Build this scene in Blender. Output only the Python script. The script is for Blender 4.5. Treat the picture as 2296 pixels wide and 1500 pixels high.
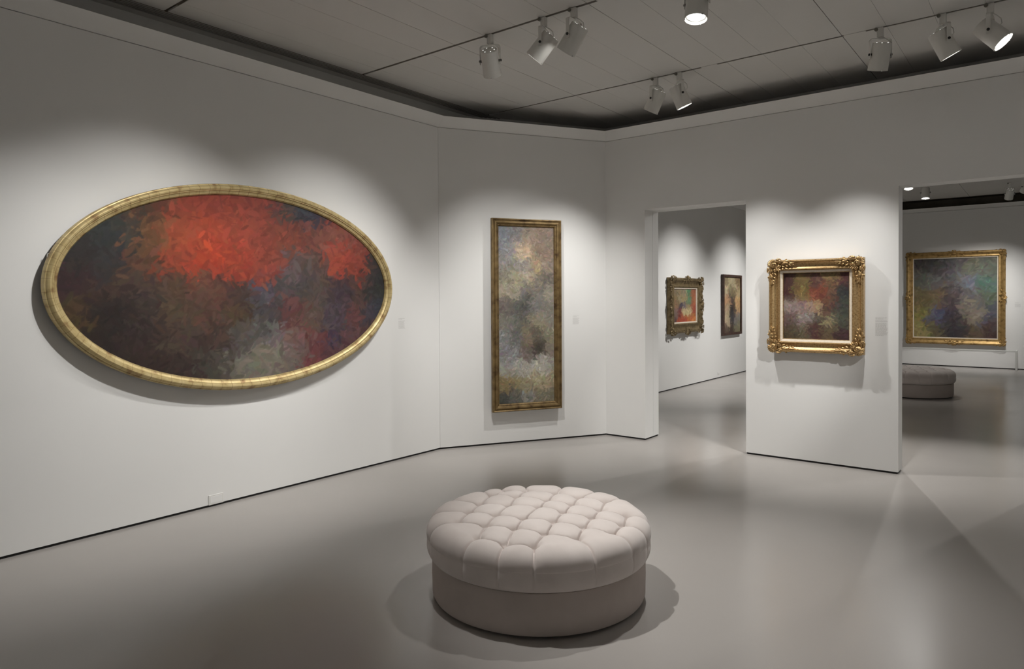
import bpy, bmesh, math, random
import numpy as np
from mathutils import Vector, Matrix, noise as mnoise

for o in list(bpy.data.objects):
    bpy.data.objects.remove(o)
SC = bpy.context.scene
COL = SC.collection
PI = math.pi
rnd = random.Random(7)

# ------------------------------------------------------------------ camera
F_PX, CY, PITCH, ROLL, YAW, EYE = 1539.19, 691.08, -0.0136, -0.0057, -0.6658, 1.6
fw = Vector((math.sin(YAW)*math.cos(PITCH), math.cos(YAW)*math.cos(PITCH), math.sin(PITCH)))
r0 = Vector((math.cos(YAW), -math.sin(YAW), 0))
u0 = r0.cross(fw)
rt = r0*math.cos(ROLL) + u0*math.sin(ROLL)
up = -r0*math.sin(ROLL) + u0*math.cos(ROLL)
cam = bpy.data.cameras.new('camera')
cam.sensor_width = 36.0
cam.lens = F_PX/2296*36
cam.shift_y = -(750-CY)/2296
cam.clip_start = 0.05
co = bpy.data.objects.new('camera', cam)
COL.objects.link(co)
co.matrix_world = Matrix(((rt.x, up.x, -fw.x, 0), (rt.y, up.y, -fw.y, 0), (rt.z, up.z, -fw.z, EYE), (0, 0, 0, 1)))
SC.camera = co

# ------------------------------------------------------------------ world, exposure
w = bpy.data.worlds.new('world')
SC.world = w
w.use_nodes = True
w.node_tree.nodes['Background'].inputs[0].default_value = (0.02, 0.019, 0.018, 1)
w.node_tree.nodes['Background'].inputs[1].default_value = 0.2
vs = SC.view_settings
vs.view_transform = 'Standard'
vs.look = 'None'
vs.exposure = 0.28
vs.gamma = 1.0
vs.use_curve_mapping = False

LAMP_GAIN = 1.0            # one dial for every lamp in the building
WARM = (1.0, 0.985, 0.955)

# ------------------------------------------------------------------ helpers
def srgb(r, g, b):
    f = lambda c: (c/255/12.92) if c/255 <= 0.04045 else ((c/255+0.055)/1.055)**2.4
    return (f(r), f(g), f(b), 1.0)

def mat(name, base, rough=0.6, metal=0.0, spec=0.5, emis=None, estr=0.0):
    m = bpy.data.materials.new(name)
    m.use_nodes = True
    b = m.node_tree.nodes['Principled BSDF']
    b.inputs['Base Color'].default_value = base if len(base) == 4 else (*base, 1)
    b.inputs['Roughness'].default_value = rough
    b.inputs['Metallic'].default_value = metal
    b.inputs['Specular IOR Level'].default_value = spec
    if emis:
        b.inputs['Emission Color'].default_value = (*emis, 1)
        b.inputs['Emission Strength'].default_value = estr
    return m

def noise_mix(m, c1, c2, scale, detail=4, lo=0.35, hi=0.65, bump=0.0, bscale=None, bdist=0.002, rough=None):
    """procedural mottling between two colours, with optional bump and roughness range"""
    nt = m.node_tree
    N, L = nt.nodes, nt.links
    b = N['Principled BSDF']
    tc = N.new('ShaderNodeTexCoord')
    n = N.new('ShaderNodeTexNoise')
    n.inputs['Scale'].default_value = scale
    n.inputs['Detail'].default_value = detail
    L.new(tc.outputs['Object'], n.inputs['Vector'])
    r = N.new('ShaderNodeValToRGB')
    r.color_ramp.elements[0].position, r.color_ramp.elements[1].position = lo, hi
    r.color_ramp.elements[0].color, r.color_ramp.elements[1].color = (*c1[:3], 1), (*c2[:3], 1)
    L.new(n.outputs['Fac'], r.inputs['Fac'])
    L.new(r.outputs['Color'], b.inputs['Base Color'])
    if rough:
        mr = N.new('ShaderNodeMapRange')
        mr.inputs['To Min'].default_value, mr.inputs['To Max'].default_value = rough
        L.new(n.outputs['Fac'], mr.inputs['Value'])
        L.new(mr.outputs['Result'], b.inputs['Roughness'])
    if bump:
        n2 = N.new('ShaderNodeTexNoise')
        n2.inputs['Scale'].default_value = bscale or scale*6
        n2.inputs['Detail'].default_value = 3
        L.new(tc.outputs['Object'], n2.inputs['Vector'])
        bp = N.new('ShaderNodeBump')
        bp.inputs['Strength'].default_value = bump
        bp.inputs['Distance'].default_value = bdist
        L.new(n2.outputs['Fac'], bp.inputs['Height'])
        L.new(bp.outputs['Normal'], b.inputs['Normal'])
    return m

WALLC = (0.84, 0.833, 0.815)
M = {}
M['wall'] = noise_mix(mat('wall_paint', WALLC, 0.75, spec=0.25), (0.828, 0.821, 0.803), (0.852, 0.845, 0.827), 0.6, bump=0.12, bscale=180, bdist=0.001)
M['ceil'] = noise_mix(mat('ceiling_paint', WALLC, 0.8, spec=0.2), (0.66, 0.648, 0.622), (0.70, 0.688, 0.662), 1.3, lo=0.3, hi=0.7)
M['gap'] = mat('shadow_gap', (0.012, 0.011, 0.010), 0.8)
M['slot'] = noise_mix(mat('track_slot', (0.09, 0.07, 0.05), 0.6), (0.07, 0.055, 0.038), (0.11, 0.09, 0.065), 3)
M['floor'] = noise_mix(mat('floor_sealed', (0.40, 0.375, 0.345), 0.34, spec=0.45), (0.410, 0.384, 0.362), (0.424, 0.398, 0.375), 1.6, 3, 0.2, 0.8,
                       bump=0.05, bscale=25, bdist=0.002, rough=(0.205, 0.255))
M['white'] = mat('white_enamel', (0.74, 0.73, 0.69), 0.42)
M['whitemat'] = mat('white_plate', (0.80, 0.79, 0.76), 0.5)
M['black'] = mat('black_metal', (0.02, 0.019, 0.018), 0.45)
M['knob'] = mat('grey_knob', (0.17, 0.16, 0.135), 0.5)
M['steel'] = mat('polished_steel', (0.8, 0.8, 0.78), 0.2, metal=1.0)
M['lens'] = mat('lamp_lens', (0.9, 0.9, 0.9), 0.4, emis=(1, 0.985, 0.95), estr=6.0)
M['leak'] = mat('vent_leak', (0.9, 0.9, 0.9), 0.4, emis=(1, 0.985, 0.95), estr=0.9)
M['louver'] = mat('grille_metal', (0.34, 0.33, 0.31), 0.5)
M['ink'] = mat('wall_text_ink', (0.64, 0.63, 0.61), 0.7)
M['rail'] = mat('rail_paint', (0.66, 0.66, 0.63), 0.4)

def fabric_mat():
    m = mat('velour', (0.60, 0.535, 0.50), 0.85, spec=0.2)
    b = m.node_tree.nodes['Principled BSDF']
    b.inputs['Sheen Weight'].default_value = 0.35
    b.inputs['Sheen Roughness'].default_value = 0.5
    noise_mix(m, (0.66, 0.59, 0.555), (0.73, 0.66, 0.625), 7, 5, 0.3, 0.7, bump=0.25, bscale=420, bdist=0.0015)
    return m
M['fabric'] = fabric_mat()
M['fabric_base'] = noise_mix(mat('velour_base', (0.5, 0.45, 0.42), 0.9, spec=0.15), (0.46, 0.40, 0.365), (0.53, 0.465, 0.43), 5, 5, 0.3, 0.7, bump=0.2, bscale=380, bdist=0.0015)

def gold_mat(name, c1, c2, dark, rough=0.42, metal=0.75, leaf=0.0, scale=14):
    """gilding: mottled gold, worn dark patches, optional lap lines of the leaf"""
    m = mat(name, c1, rough, metal)
    nt = m.node_tree
    N, L = nt.nodes, nt.links
    b = N['Principled BSDF']
    tc = N.new('ShaderNodeTexCoord')
    n = N.new('ShaderNodeTexNoise'); n.inputs['Scale'].default_value = scale; n.inputs['Detail'].default_value = 6
    L.new(tc.outputs['Object'], n.inputs['Vector'])
    r = N.new('ShaderNodeValToRGB')
    e = r.color_ramp.elements
    e[0].position, e[0].color = 0.28, (*dark, 1)
    e[1].position, e[1].color = 0.72, (*c2, 1)
    x = e.new(0.45); x.color = (*c1, 1)
    L.new(n.outputs['Fac'], r.inputs['Fac'])
    out = r.outputs['Color']
    if leaf:
        at = N.new('ShaderNodeAttribute'); at.attribute_name = 'run'
        mt = N.new('ShaderNodeMath'); mt.operation = 'FRACT'
        L.new(at.outputs['Fac'], mt.inputs[0])
        lt = N.new('ShaderNodeMath'); lt.operation = 'LESS_THAN'; lt.inputs[1].default_value = leaf
        L.new(mt.outputs[0], lt.inputs[0])
        n3 = N.new('ShaderNodeTexNoise'); n3.inputs['Scale'].default_value = 9
        L.new(tc.outputs['Object'], n3.inputs['Vector'])
        mu = N.new('ShaderNodeMath'); mu.operation = 'MULTIPLY'
        L.new(lt.outputs[0], mu.inputs[0]); L.new(n3.outputs['Fac'], mu.inputs[1])
        mx = N.new('ShaderNodeMix'); mx.data_type = 'RGBA'
        L.new(mu.outputs[0], mx.inputs['Factor']); L.new(out, mx.inputs['A'])
        mx.inputs['B'].default_value = (*dark, 1)
        out = mx.outputs['Result']
    L.new(out, b.inputs['Base Color'])
    return m
M['gold_oval'] = gold_mat('gold_leaf_banded', (0.56, 0.435, 0.205), (0.68, 0.55, 0.29), (0.28, 0.165, 0.07), 0.46, 0.4, leaf=0.07)
M['gold_dark'] = gold_mat('gold_brown', (0.185, 0.122, 0.05), (0.27, 0.185, 0.08), (0.075, 0.042, 0.018), 0.5, 0.5)
M['gold_rich'] = gold_mat('gold_bright', (0.47, 0.315, 0.145), (0.59, 0.42, 0.22), (0.24, 0.14, 0.06), 0.36, 0.8, scale=70)
M['gold_antique'] = gold_mat('gold_antique', (0.19, 0.14, 0.07), (0.28, 0.21, 0.115), (0.09, 0.06, 0.03), 0.48, 0.55)
M['gold_far'] = gold_mat('gold_far', (0.42, 0.27, 0.10), (0.55, 0.36, 0.15), (0.16, 0.09, 0.035), 0.45, 0.65)
M['wood_dark'] = noise_mix(mat('dark_wood', (0.06, 0.03, 0.02), 0.45), (0.045, 0.022, 0.016), (0.085, 0.045, 0.032), 18)
M['liner'] = noise_mix(mat('linen_liner', (0.66, 0.58, 0.47), 0.8), (0.62, 0.545, 0.44), (0.70, 0.62, 0.51), 60)
M['bole'] = mat('dark_rebate', (0.035, 0.02, 0.012), 0.7)

def paint_mat(name):
    m = mat(name, (0.2, 0.2, 0.2), 0.55, spec=0.3)
    N, L = m.node_tree.nodes, m.node_tree.links
    b = N['Principled BSDF']
    at = N.new('ShaderNodeVertexColor'); at.layer_name = 'paint'
    L.new(at.outputs['Color'], b.inputs['Base Color'])
    tc = N.new('ShaderNodeTexCoord')
    n = N.new('ShaderNodeTexNoise'); n.inputs['Scale'].default_value = 55; n.inputs['Detail'].default_value = 4
    L.new(tc.outputs['Object'], n.inputs['Vector'])
    bp = N.new('ShaderNodeBump'); bp.inputs['Strength'].default_value = 0.3; bp.inputs['Distance'].default_value = 0.003
    L.new(n.outputs['Fac'], bp.inputs['Height']); L.new(bp.outputs['Normal'], b.inputs['Normal'])
    return m
M['paint'] = paint_mat('oil_paint')

def tag(o, label=None, cat=None, group=None, kind=None):
    if label: o['label'] = label
    if cat: o['category'] = cat
    if group: o['group'] = group
    if kind: o['kind'] = kind
    return o

def link(name, me, material=None, parent=None, mw=None):
    o = bpy.data.objects.new(name, me)
    COL.objects.link(o)
    if material is not None and me is not None and len(me.materials) == 0:
        me.materials.append(material)
    if parent is not None:
        o.parent = parent
    if mw is not None:
        o.matrix_local = mw
    return o

def finish(bm, smooth=False, ang=None):
    bmesh.ops.recalc_face_normals(bm, faces=bm.faces)
    me = bpy.data.meshes.new('mesh')
    bm.to_mesh(me); bm.free()
    if smooth:
        me.polygons.foreach_set('use_smooth', [True]*len(me.polygons))
        if ang is not None:
            me.set_sharp_from_angle(angle=ang)
    return me

def obj(name, bm, material, parent=None, smooth=False, ang=math.radians(40), mw=None):
    return link(name, finish(bm, smooth, ang if smooth else None), material, parent, mw)

def thing(name, label, cat, mw=None, group=None):
    o = bpy.data.objects.new(name, None)
    o.empty_display_size = 0.1
    COL.objects.link(o)
    if mw is not None: o.matrix_world = mw
    return tag(o, label, cat, group)

def box(bm, x0, x1, y0, y1, z0, z1, bev=0.0):
    v = [bm.verts.new(p) for p in ((x0,y0,z0),(x1,y0,z0),(x1,y1,z0),(x0,y1,z0),(x0,y0,z1),(x1,y0,z1),(x1,y1,z1),(x0,y1,z1))]
    fs = [bm.faces.new([v[i] for i in f]) for f in ((0,3,2,1),(4,5,6,7),(0,1,5,4),(1,2,6,5),(2,3,7,6),(3,0,4,7))]
    if bev:
        es = {e for f in fs for e in f.edges}
        bmesh.ops.bevel(bm, geom=list(es), offset=bev, segments=1, affect='EDGES')

def prism(bm, pts, z0, z1):
    """extruded polygon in plan"""
    a = [bm.verts.new((p[0], p[1], z0)) for p in pts]
    b = [bm.verts.new((p[0], p[1], z1)) for p in pts]
    n = len(pts)
    bm.faces.new(a[::-1]); bm.faces.new(b)
    for i in range(n):
        bm.faces.new((a[i], a[(i+1) % n], b[(i+1) % n], b[i]))

def lathe(bm, prof, seg=24, M4=None, cap0=True, cap1=True):
    """prof: list of (radius, z)"""
    rings = []
    for r, z in prof:
        ring = []
        for i in range(seg):
            a = 2*PI*i/seg
            p = Vector((r*math.cos(a), r*math.sin(a), z))
            ring.append(bm.verts.new(M4 @ p if M4 else p))
        rings.append(ring)
    for A, B in zip(rings, rings[1:]):
        for i in range(seg):
            bm.faces.new((A[i], A[(i+1) % seg], B[(i+1) % seg], B[i]))
    if cap0: bm.faces.new(rings[0][::-1])
    if cap1: bm.faces.new(rings[-1])

def tube(bm, pts, rad, seg=6):
    """tube along points; rad = number or list"""
    n = len(pts)
    rads = rad if isinstance(rad, (list, tuple)) else [rad]*n
    rings = []
    prev = None
    for i, p in enumerate(pts):
        t = (Vector(pts[min(i+1, n-1)]) - Vector(pts[max(i-1, 0)])).normalized()
        ref = prev if prev is not None else (Vector((0, 0, 1)) if abs(t.z) < 0.9 else Vector((1, 0, 0)))
        s = (ref - t*ref.dot(t)).normalized()
        prev = s
        q = t.cross(s)
        rings.append([bm.verts.new(Vector(p) + (s*math.cos(2*PI*k/seg) + q*math.sin(2*PI*k/seg))*rads[i]) for k in range(seg)])
    for A, B in zip(rings, rings[1:]):
        for k in range(seg):
            bm.faces.new((A[k], A[(k+1) % seg], B[(k+1) % seg], B[k]))
    bm.faces.new(rings[0][::-1]); bm.faces.new(rings[-1])

def blob(bm, c, dims, ang=0.0, u=10, v=6):
    """flattened ellipsoid lying in the frame plane, turned by ang"""
    m = Matrix.Translation(c) @ Matrix.Rotation(ang, 4, 'Z') @ Matrix.Diagonal((*dims, 1))
    bmesh.ops.create_uvsphere(bm, u_segments=u, v_segments=v, radius=1.0, matrix=m)

# ------------------------------------------------------------------ the rooms: measured plan (metres)
XL, YR = -5.118, 6.986
P1 = Vector((XL, 5.2625)); P2 = Vector((-4.0927, YR))
E2 = (P2-P1).normalized()
NM = Vector((E2.y, -E2.x))                    # normal of the angled wall, into the room
HG, TW, TZ = 3.42, 0.122, 0.0955              # wall top, ledge projection and rise
HC = 3.70                                     # ceiling of the near room
HC2 = 3.83                                    # ceiling of the rooms beyond
DH = 2.593                                    # doorway height
XA, XB, XC, XD = -3.586, -2.451, -1.077, 0.03 # doorway jambs
XE, YS = 5.2, -4.0                            # unseen ends of the near room
YB1, YB2 = 7.178, 7.316                       # partition: front layer to 7.174, back layer
XBL, YF = -5.2, 18.52                         # walls of the room beyond
GAPH = 0.018                                  # shadow gap under every wall

bm = bmesh.new(); box(bm, -7, 7, -5, 20, -0.1, 0)
tag(obj('floor', bm, M['floor']), kind='structure')

# near-room ceiling slab
bm = bmesh.new(); box(bm, -5.6, XE+0.2, YS-0.2, YR+0.46, HC+0.012, HC+0.1)
ceiling = tag(obj('ceiling', bm, M['slot']), kind='structure')
KC = (HC-EYE)/2.02
TRACKS = [(5.795-1.745*k)*KC for k in range(6)]
ylines = [YR+0.44] + TRACKS + [YS]
plank_mesh = {}
X0C = -4.865*KC
# plank joints, a wider one every fourth
xs = []
k = 0
PW = 0.3065*KC
x = -2.506*KC - PW*8
while x < XE:
    xs.append((x, (k % 4) == 0)); x += PW; k += 1
for j in range(len(ylines)-1):
    y1, y0 = ylines[j], ylines[j+1]
    g1 = 0.0 if j == 0 else 0.016
    g0 = 0.0 if j == len(ylines)-2 else 0.012
    for i in range(len(xs)):
        xa, wide = xs[i]
        xb, wide2 = xs[i+1] if i+1 < len(xs) else (XE, False)
        ga = 0.0026 if wide else 0.0009
        gb = 0.0026 if wide2 else 0.0009
        if xb < X0C: continue
        a, b = max(xa+ga, X0C), xb-gb
        key = (round(b-a, 4), round((y1-g1)-(y0+g0), 4))
        if key not in plank_mesh:
            bm = bmesh.new(); box(bm, 0, key[0], 0, key[1], 0, 0.012)
            plank_mesh[key] = finish(bm); plank_mesh[key].materials.append(M['ceil'])
        o = link('ceiling_plank', plank_mesh[key], None, ceiling)
        o.location = (a, y0+g0, HC + rnd.uniform(-0.0004, 0.0004))

# ceiling strip outside the planks, over the left ledge, and the dark riser behind the ledges
bm = bmesh.new()
box(bm, -5.27, -5.18, YS, 6.3, HC-0.004, HC+0.012)
tag(obj('trim_1', bm, M['ceil']), kind='structure')
bm = bmesh.new()
box(bm, -5.33, -5.27, YS, 6.2, HG-0.02, HC+0.02)
RW = 0.45
Q1 = P1 - RW*(Vector((1, 0))+NM)/(1+NM.x); Q2 = P2 - RW*(Vector((0, -1))+NM)/(1-NM.y)
S1_ = P1 - (RW+0.1)*(Vector((1, 0))+NM)/(1+NM.x); S2_ = P2 - (RW+0.1)*(Vector((0, -1))+NM)/(1-NM.y)
prism(bm, [Q1, S1_, S2_, Q2], HG-0.02, HC+0.02)
box(bm, Q2.x, XE, YR+RW, YR+RW+0.06, HG-0.02, HC2+0.1)
box(bm, -5.3, Q2.x, YR+RW, YR+RW+0.06, HG-0.02, HC2+0.1)
box(bm, -5.3, XE, 7.174, YR+RW+0.06, HG-0.03, HG+0.004)
tag(obj('trim_2', bm, M['ceil']), kind='structure')

# linear air grille along the left wall
grille = thing('air_grille', 'long dark slotted air grille in the ceiling along the left wall', 'vent', Matrix.Translation((-5.12, 2.6, HC-0.006)))
bm = bmesh.new(); box(bm, -0.06, 0.062, YS-2.6, 3.7, 0.004, 0.016)
obj('backing', bm, M['slot'], grille)
bm = bmesh.new(); box(bm, -0.003, 0.003, YS-2.6, 3.7, -0.002, 0.012)
sl = finish(bm); sl.materials.append(M['louver'])
for i in range(5):
    o = link('slat', sl, None, grille); o.location = (-0.055 + 0.0275*i, 0, 0)

# walls of the near room -------------------------------------------------
def wall_strip(name, poly):
    bm = bmesh.new(); prism(bm, poly, GAPH, HG)
    return tag(obj(name, bm, M['wall']), kind='structure')
TH = 0.12
B1 = P1 - TH*(Vector((1, 0))+NM)/(1+NM.x); B2 = P2 - TH*(Vector((0, -1))+NM)/(1-NM.y)
wall_strip('wall_left', [(XL, YS), P1-Vector((0, 0.0012)), B1, (XL-TH, YS)])
wall_strip('wall_center', [P1+E2*0.0012, P2, B2, B1])

bm = bmesh.new()
y0, y1 = YR, 7.174
box(bm, P2.x, XA, y0, y1, GAPH, HG)
box(bm, XB, XC, y0, y1+0.012, GAPH, HG)
box(bm, XD, XE, y0, y1, GAPH, HG)
box(bm, XA, XB, y0, y1, DH, HG)
box(bm, XC, XD, y0, y1, DH, HG)
bmesh.ops.remove_doubles(bm, verts=bm.verts, dist=1e-5)
tag(obj('wall_right', bm, M['wall']), kind='structure')
bm = bmesh.new()                                   # back layer of the partition around the first doorway
box(bm, -5.2, XA, YB1, YB2, GAPH, HG)
box(bm, XA, XB, YB1, YB2, DH, HG)
box(bm, XC, XD, YB1, YB2-0.06, DH+0.01, HG)
box(bm, XD, XE, YB1, YB2-0.06, GAPH, HG)
tag(obj('wall_partition', bm, M['wall']), kind='structure')
bm = bmesh.new()
box(bm, XL-0.2, XE+0.1, YS-0.1, YS, 0, HC+0.02)
tag(obj('wall_rear', bm, M['wall']), kind='structure')
bm = bmesh.new()
box(bm, XE, XE+0.1, YS-0.1, YR+0.4, 0, HC+0.02)
tag(obj('wall_side', bm, M['wall']), kind='structure')

# recessed black foot of the walls
def foot(name, segs):
    bm = bmesh.new()
    for poly in segs: prism(bm, poly, 0, GAPH+0.004)
    return tag(obj(name, bm, M['gap']), kind='structure')
IN = 0.008
foot('baseboard_left', [[(XL-IN, YS), (XL-IN, P1.y), (XL-TH, P1.y), (XL-TH, YS)]])
q1 = P1 - NM*IN; q2 = P2 - NM*IN
foot('baseboard_center', [[q1, q2, B2, B1]])
foot('baseboard_right', [[(P2.x, YR+IN), (XA-IN, YR+IN), (XA-IN, YB2-IN), (P2.x, YB2-IN)],
                         [(XB+IN, YR+IN), (XC-IN, YR+IN), (XC-IN, 7.178), (XB+IN, 7.178)],
                         [(XD+IN, YR+IN), (XE, YR+IN), (XE, 7.24), (XD+IN, 7.24)]])

# ledge that caps the three walls (sloped face over a thin shadow line)
def ledge(name, path, normals, hg, tw, tz, closed_ends=True):
    """path: plan points; normals: unit normals of each segment, into the room"""
    prof = [(0.0, 0.0055), (tw, tz), (tw-0.02, tz+0.002), (-0.16, tz+0.002), (-0.16, 0.0055)]
    rings = []
    bm = bmesh.new()
    for i, p in enumerate(path):
        if i == 0: n = normals[0]; k = 1
        elif i == len(path)-1: n = normals[-1]; k = 1
        else:
            a, b = normals[i-1], normals[i]; n = (a+b); k = 1/(1+a.dot(b))
        rings.append([bm.verts.new((p.x+n.x*k*o, p.y+n.y*k*o, hg+z)) for o, z in prof])
    for A, B in zip(rings, rings[1:]):
        for j in range(5):
            bm.faces.new((A[j], A[(j+1) % 5], B[(j+1) % 5], B[j]))
    bm.faces.new(rings[0]); bm.faces.new(rings[-1][::-1])
    return tag(obj(name, bm, M['wall']), kind='structure')
ledge('trim_3', [Vector((XL, YS)), P1, P2, Vector((XE, YR))], [Vector((1, 0)), NM, Vector((0, -1))], HG, TW, TZ)
bm = bmesh.new()
for a, b, n in ((Vector((XL, YS)), P1, Vector((1, 0))), (P1, P2, NM), (P2, Vector((XE, YR)), Vector((0, -1)))):
    prism(bm, [a-n*0.010, b-n*0.010, b-n*0.06, a-n*0.06], HG, HG+0.0055)
tag(obj('trim_4', bm, M['ceil']), kind='structure')

# rooms beyond the doorways ------------------------------------------------
HG2 = 3.555
bm = bmesh.new(); box(bm, XBL-0.4, XE+0.1, YR+RW+0.02, YF+0.5, HC2+0.012, HC2+0.1)
ceiling2 = tag(obj('ceiling', bm, M['slot']), kind='structure')
bm = bmesh.new(); box(bm, 0, 1.214, 0, 1.808, 0, 0.012)
pm = finish(bm); pm.materials.append(M['ceil'])
for j in range(6):
    for i in range(9):
        o = link('ceiling_panel', pm, None, ceiling2)
        o.location = (-5.1+1.22*i, 7.5+1.82*j, HC2)
bm = bmesh.new(); box(bm, XBL-0.1, XBL, YB2, YF, GAPH, 3.47)
tag(obj('wall_far_left', bm, M['wall']), kind='structure')
bm = bmesh.new(); box(bm, XBL-0.1, XE, YF, YF+0.1, GAPH, HG2)
tag(obj('wall_far', bm, M['wall']), kind='structure')
bm = bmesh.new(); box(bm, XE, XE+0.1, YR+0.3, YF, 0, HC2)
tag(obj('wall_far_side', bm, M['wall']), kind='structure')
foot('baseboard_far', [[(XBL, YF+IN), (XE, YF+IN), (XE, YF+0.1), (XBL, YF+0.1)], [(XBL-0.1, YB2), (XBL-IN, YB2), (XBL-IN, YF), (XBL-0.1, YF)]])
ledge('trim_5', [Vector((XBL, YB2)), Vector((XBL, YF))], [Vector((1, 0))], 3.47, 0.1, 0.09)
ledge('trim_6', [Vector((XBL, YF)), Vector((XE, YF))], [Vector((0, -1))], HG2, 0.1, 0.085)
bm = bmesh.new()
box(bm, XBL-0.1, XE, YF+0.3, YF+0.4, HG2, HC2+0.02); box(bm, XBL-0.1, XE, YF+0.05, YF+0.4, HG2+0.02, HG2+0.06); box(bm, XBL-0.1, XBL-0.03, YB2, YF, 3.47, HC2+0.02)
tag(obj('trim_7', bm, M['slot']), kind='structure')  # dark material stands in for the shade behind the far ledges

# ------------------------------------------------------------------ lighting tracks
ROOMNAME = {}
def lighting_track(y, x0, x1, covers, h, label):
    t = thing('lighting_track', label, 'track', Matrix.Translation((x0, y, h)))
    bm = bmesh.new(); box(bm, 0, x1-x0, -0.008, 0.0135, 0.004, 0.016)
    obj('channel', bm, M['slot'], t)
    bm = bmesh.new(); box(bm, 0, x1-x0, 0.0135, 0.0155, 0.0, 0.012)
    obj('edge_strip', bm, M['ceil'], t)
    for a, b in covers:
        bm = bmesh.new(); box(bm, a-x0, b-x0, -0.011, 0.0145, -0.001, 0.011)
        obj('joint_cover', bm, M['ceil'], t)
    return t
lighting_track(TRACKS[0], -4.9, XE, [(-2.52, -2.37), (-1.32, -1.16)], HC, 'lighting track slot nearest the wall with the two doorways')
lighting_track(TRACKS[1], -4.9, XE, [(-2.53, -2.47)], HC, 'lighting track slot with the upright white spotlight pointing straight down')
lighting_track(TRACKS[2], -4.9, XE, [], HC, 'short length of track slot at top left beside the air grille')
lighting_track(TRACKS[3], -4.9, XE, [], HC, 'lighting track slot overhead near the camera, out of the frame')

# ------------------------------------------------------------------ spotlights
def spot_meshes():
    S = {}
    bm = bmesh.new(); box(bm, -0.022, 0.022, -0.017, 0.017, -0.075, 0.0, 0.003); S['adapter'] = finish(bm)
    bm = bmesh.new(); lathe(bm, [(0.012, -0.012), (0.013, 0.0), (0.013, 0.008), (0.010, 0.012)], 16, Matrix.Rotation(PI/2, 4, 'X')); S['knob'] = finish(bm, True, 0.6)
    bm = bmesh.new(); lathe(bm, [(0.013, -0.088), (0.013, -0.07)], 14); S['stem'] = finish(bm, True, 0.6)
    # yoke: flat strap bent to a U, origin at the pivot, spans local x
    bm = bmesh.new()
    hw, R, T, W = 0.083, 0.02, 0.0035, 0.014
    path = [(-hw, -0.03), (-hw, 0.02), (-hw, 0.124-R)] + [(-hw+R-R*math.cos(a), 0.124-R+R*math.sin(a)) for a in (0.4, 0.8, 1.2, PI/2)]
    path += [(-x, z) for x, z in path[::-1]]
    ri = []
    for i, (x, z) in enumerate(path):
        a, b = path[max(i-1, 0)], path[min(i+1, len(path)-1)]
        t = Vector((b[0]-a[0], 0, b[1]-a[1])).normalized(); n = Vector((t.z, 0, -t.x))
        ri.append([bm.verts.new(Vector((x, s*W, z)) + n*o) for s, o in ((-1, 0), (1, 0), (1, T), (-1, T))])
    for A, B in zip(ri, ri[1:]):
        for j in range(4): bm.faces.new((A[j], A[(j+1) % 4], B[(j+1) % 4], B[j]))
    bm.faces.new(ri[0][::-1]); bm.faces.new(ri[-1])
    S['yoke'] = finish(bm)
    # can: local -z is the beam
    bm = bmesh.new()
    lathe(bm, [(0.060, 0.084), (0.066, 0.086), (0.0685, 0.078), (0.073, -0.115), (0.074, -0.118), (0.070, -0.118), (0.066, -0.097), (0.066, -0.092)], 40, cap0=False, cap1=False)
    S['can'] = finish(bm, True, 0.5)
    bm = bmesh.new(); lathe(bm, [(0.064, 0.078), (0.060, 0.085), (0.030, 0.090), (0.006, 0.091)], 40, cap0=False); S['back_cap'] = finish(bm, True, 0.5)
    bm = bmesh.new()
    for i in range(6):
        a = 2*PI*i/6
        lathe(bm, [(0.0045, 0.0865), (0.0045, 0.0905)], 8, Matrix.Translation((0.045*math.cos(a), 0.045*math.sin(a), -0.001)))
    S['vent_holes'] = finish(bm)
    bm = bmesh.new(); lathe(bm, [(0.0655, -0.098), (0.0655, -0.093), (0.057, -0.095), (0.057, -0.099)], 36, cap0=False, cap1=False); S['lens_ring'] = finish(bm, True, 0.5)
    bm = bmesh.new(); lathe(bm, [(0.0575, -0.097), (0.0575, -0.092), ], 36); S['lens'] = finish(bm)
    bm = bmesh.new(); lathe(bm, [(0.010, 0.066), (0.010, 0.089), (0.006, 0.092)], 14, Matrix.Rotation(PI/2, 4, 'Y')); S['pivot'] = finish(bm, True, 0.6)
    bm = bmesh.new(); lathe(bm, [(0.006, -0.003), (0.006, 0.002), (0.003, 0.004)], 10); S['screw'] = finish(bm, True, 0.6)
    bm = bmesh.new(); tube(bm, [(0.01, 0.0, -0.07), (0.035, 0.02, -0.085), (0.06, 0.03, -0.11), (0.066, 0.03, -0.145), (0.05, 0.02, -0.17)], 0.0035, 6); S['cable'] = finish(bm, True)
    mm = dict(adapter='white', knob='knob', stem='white', yoke='white', can='white', back_cap='white', vent_holes='leak', lens_ring='steel', lens='lens', pivot='black', screw='steel', cable='white')
    for k_, m_ in mm.items(): S[k_].materials.append(M[m_])
    return S
SM = spot_meshes()
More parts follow.
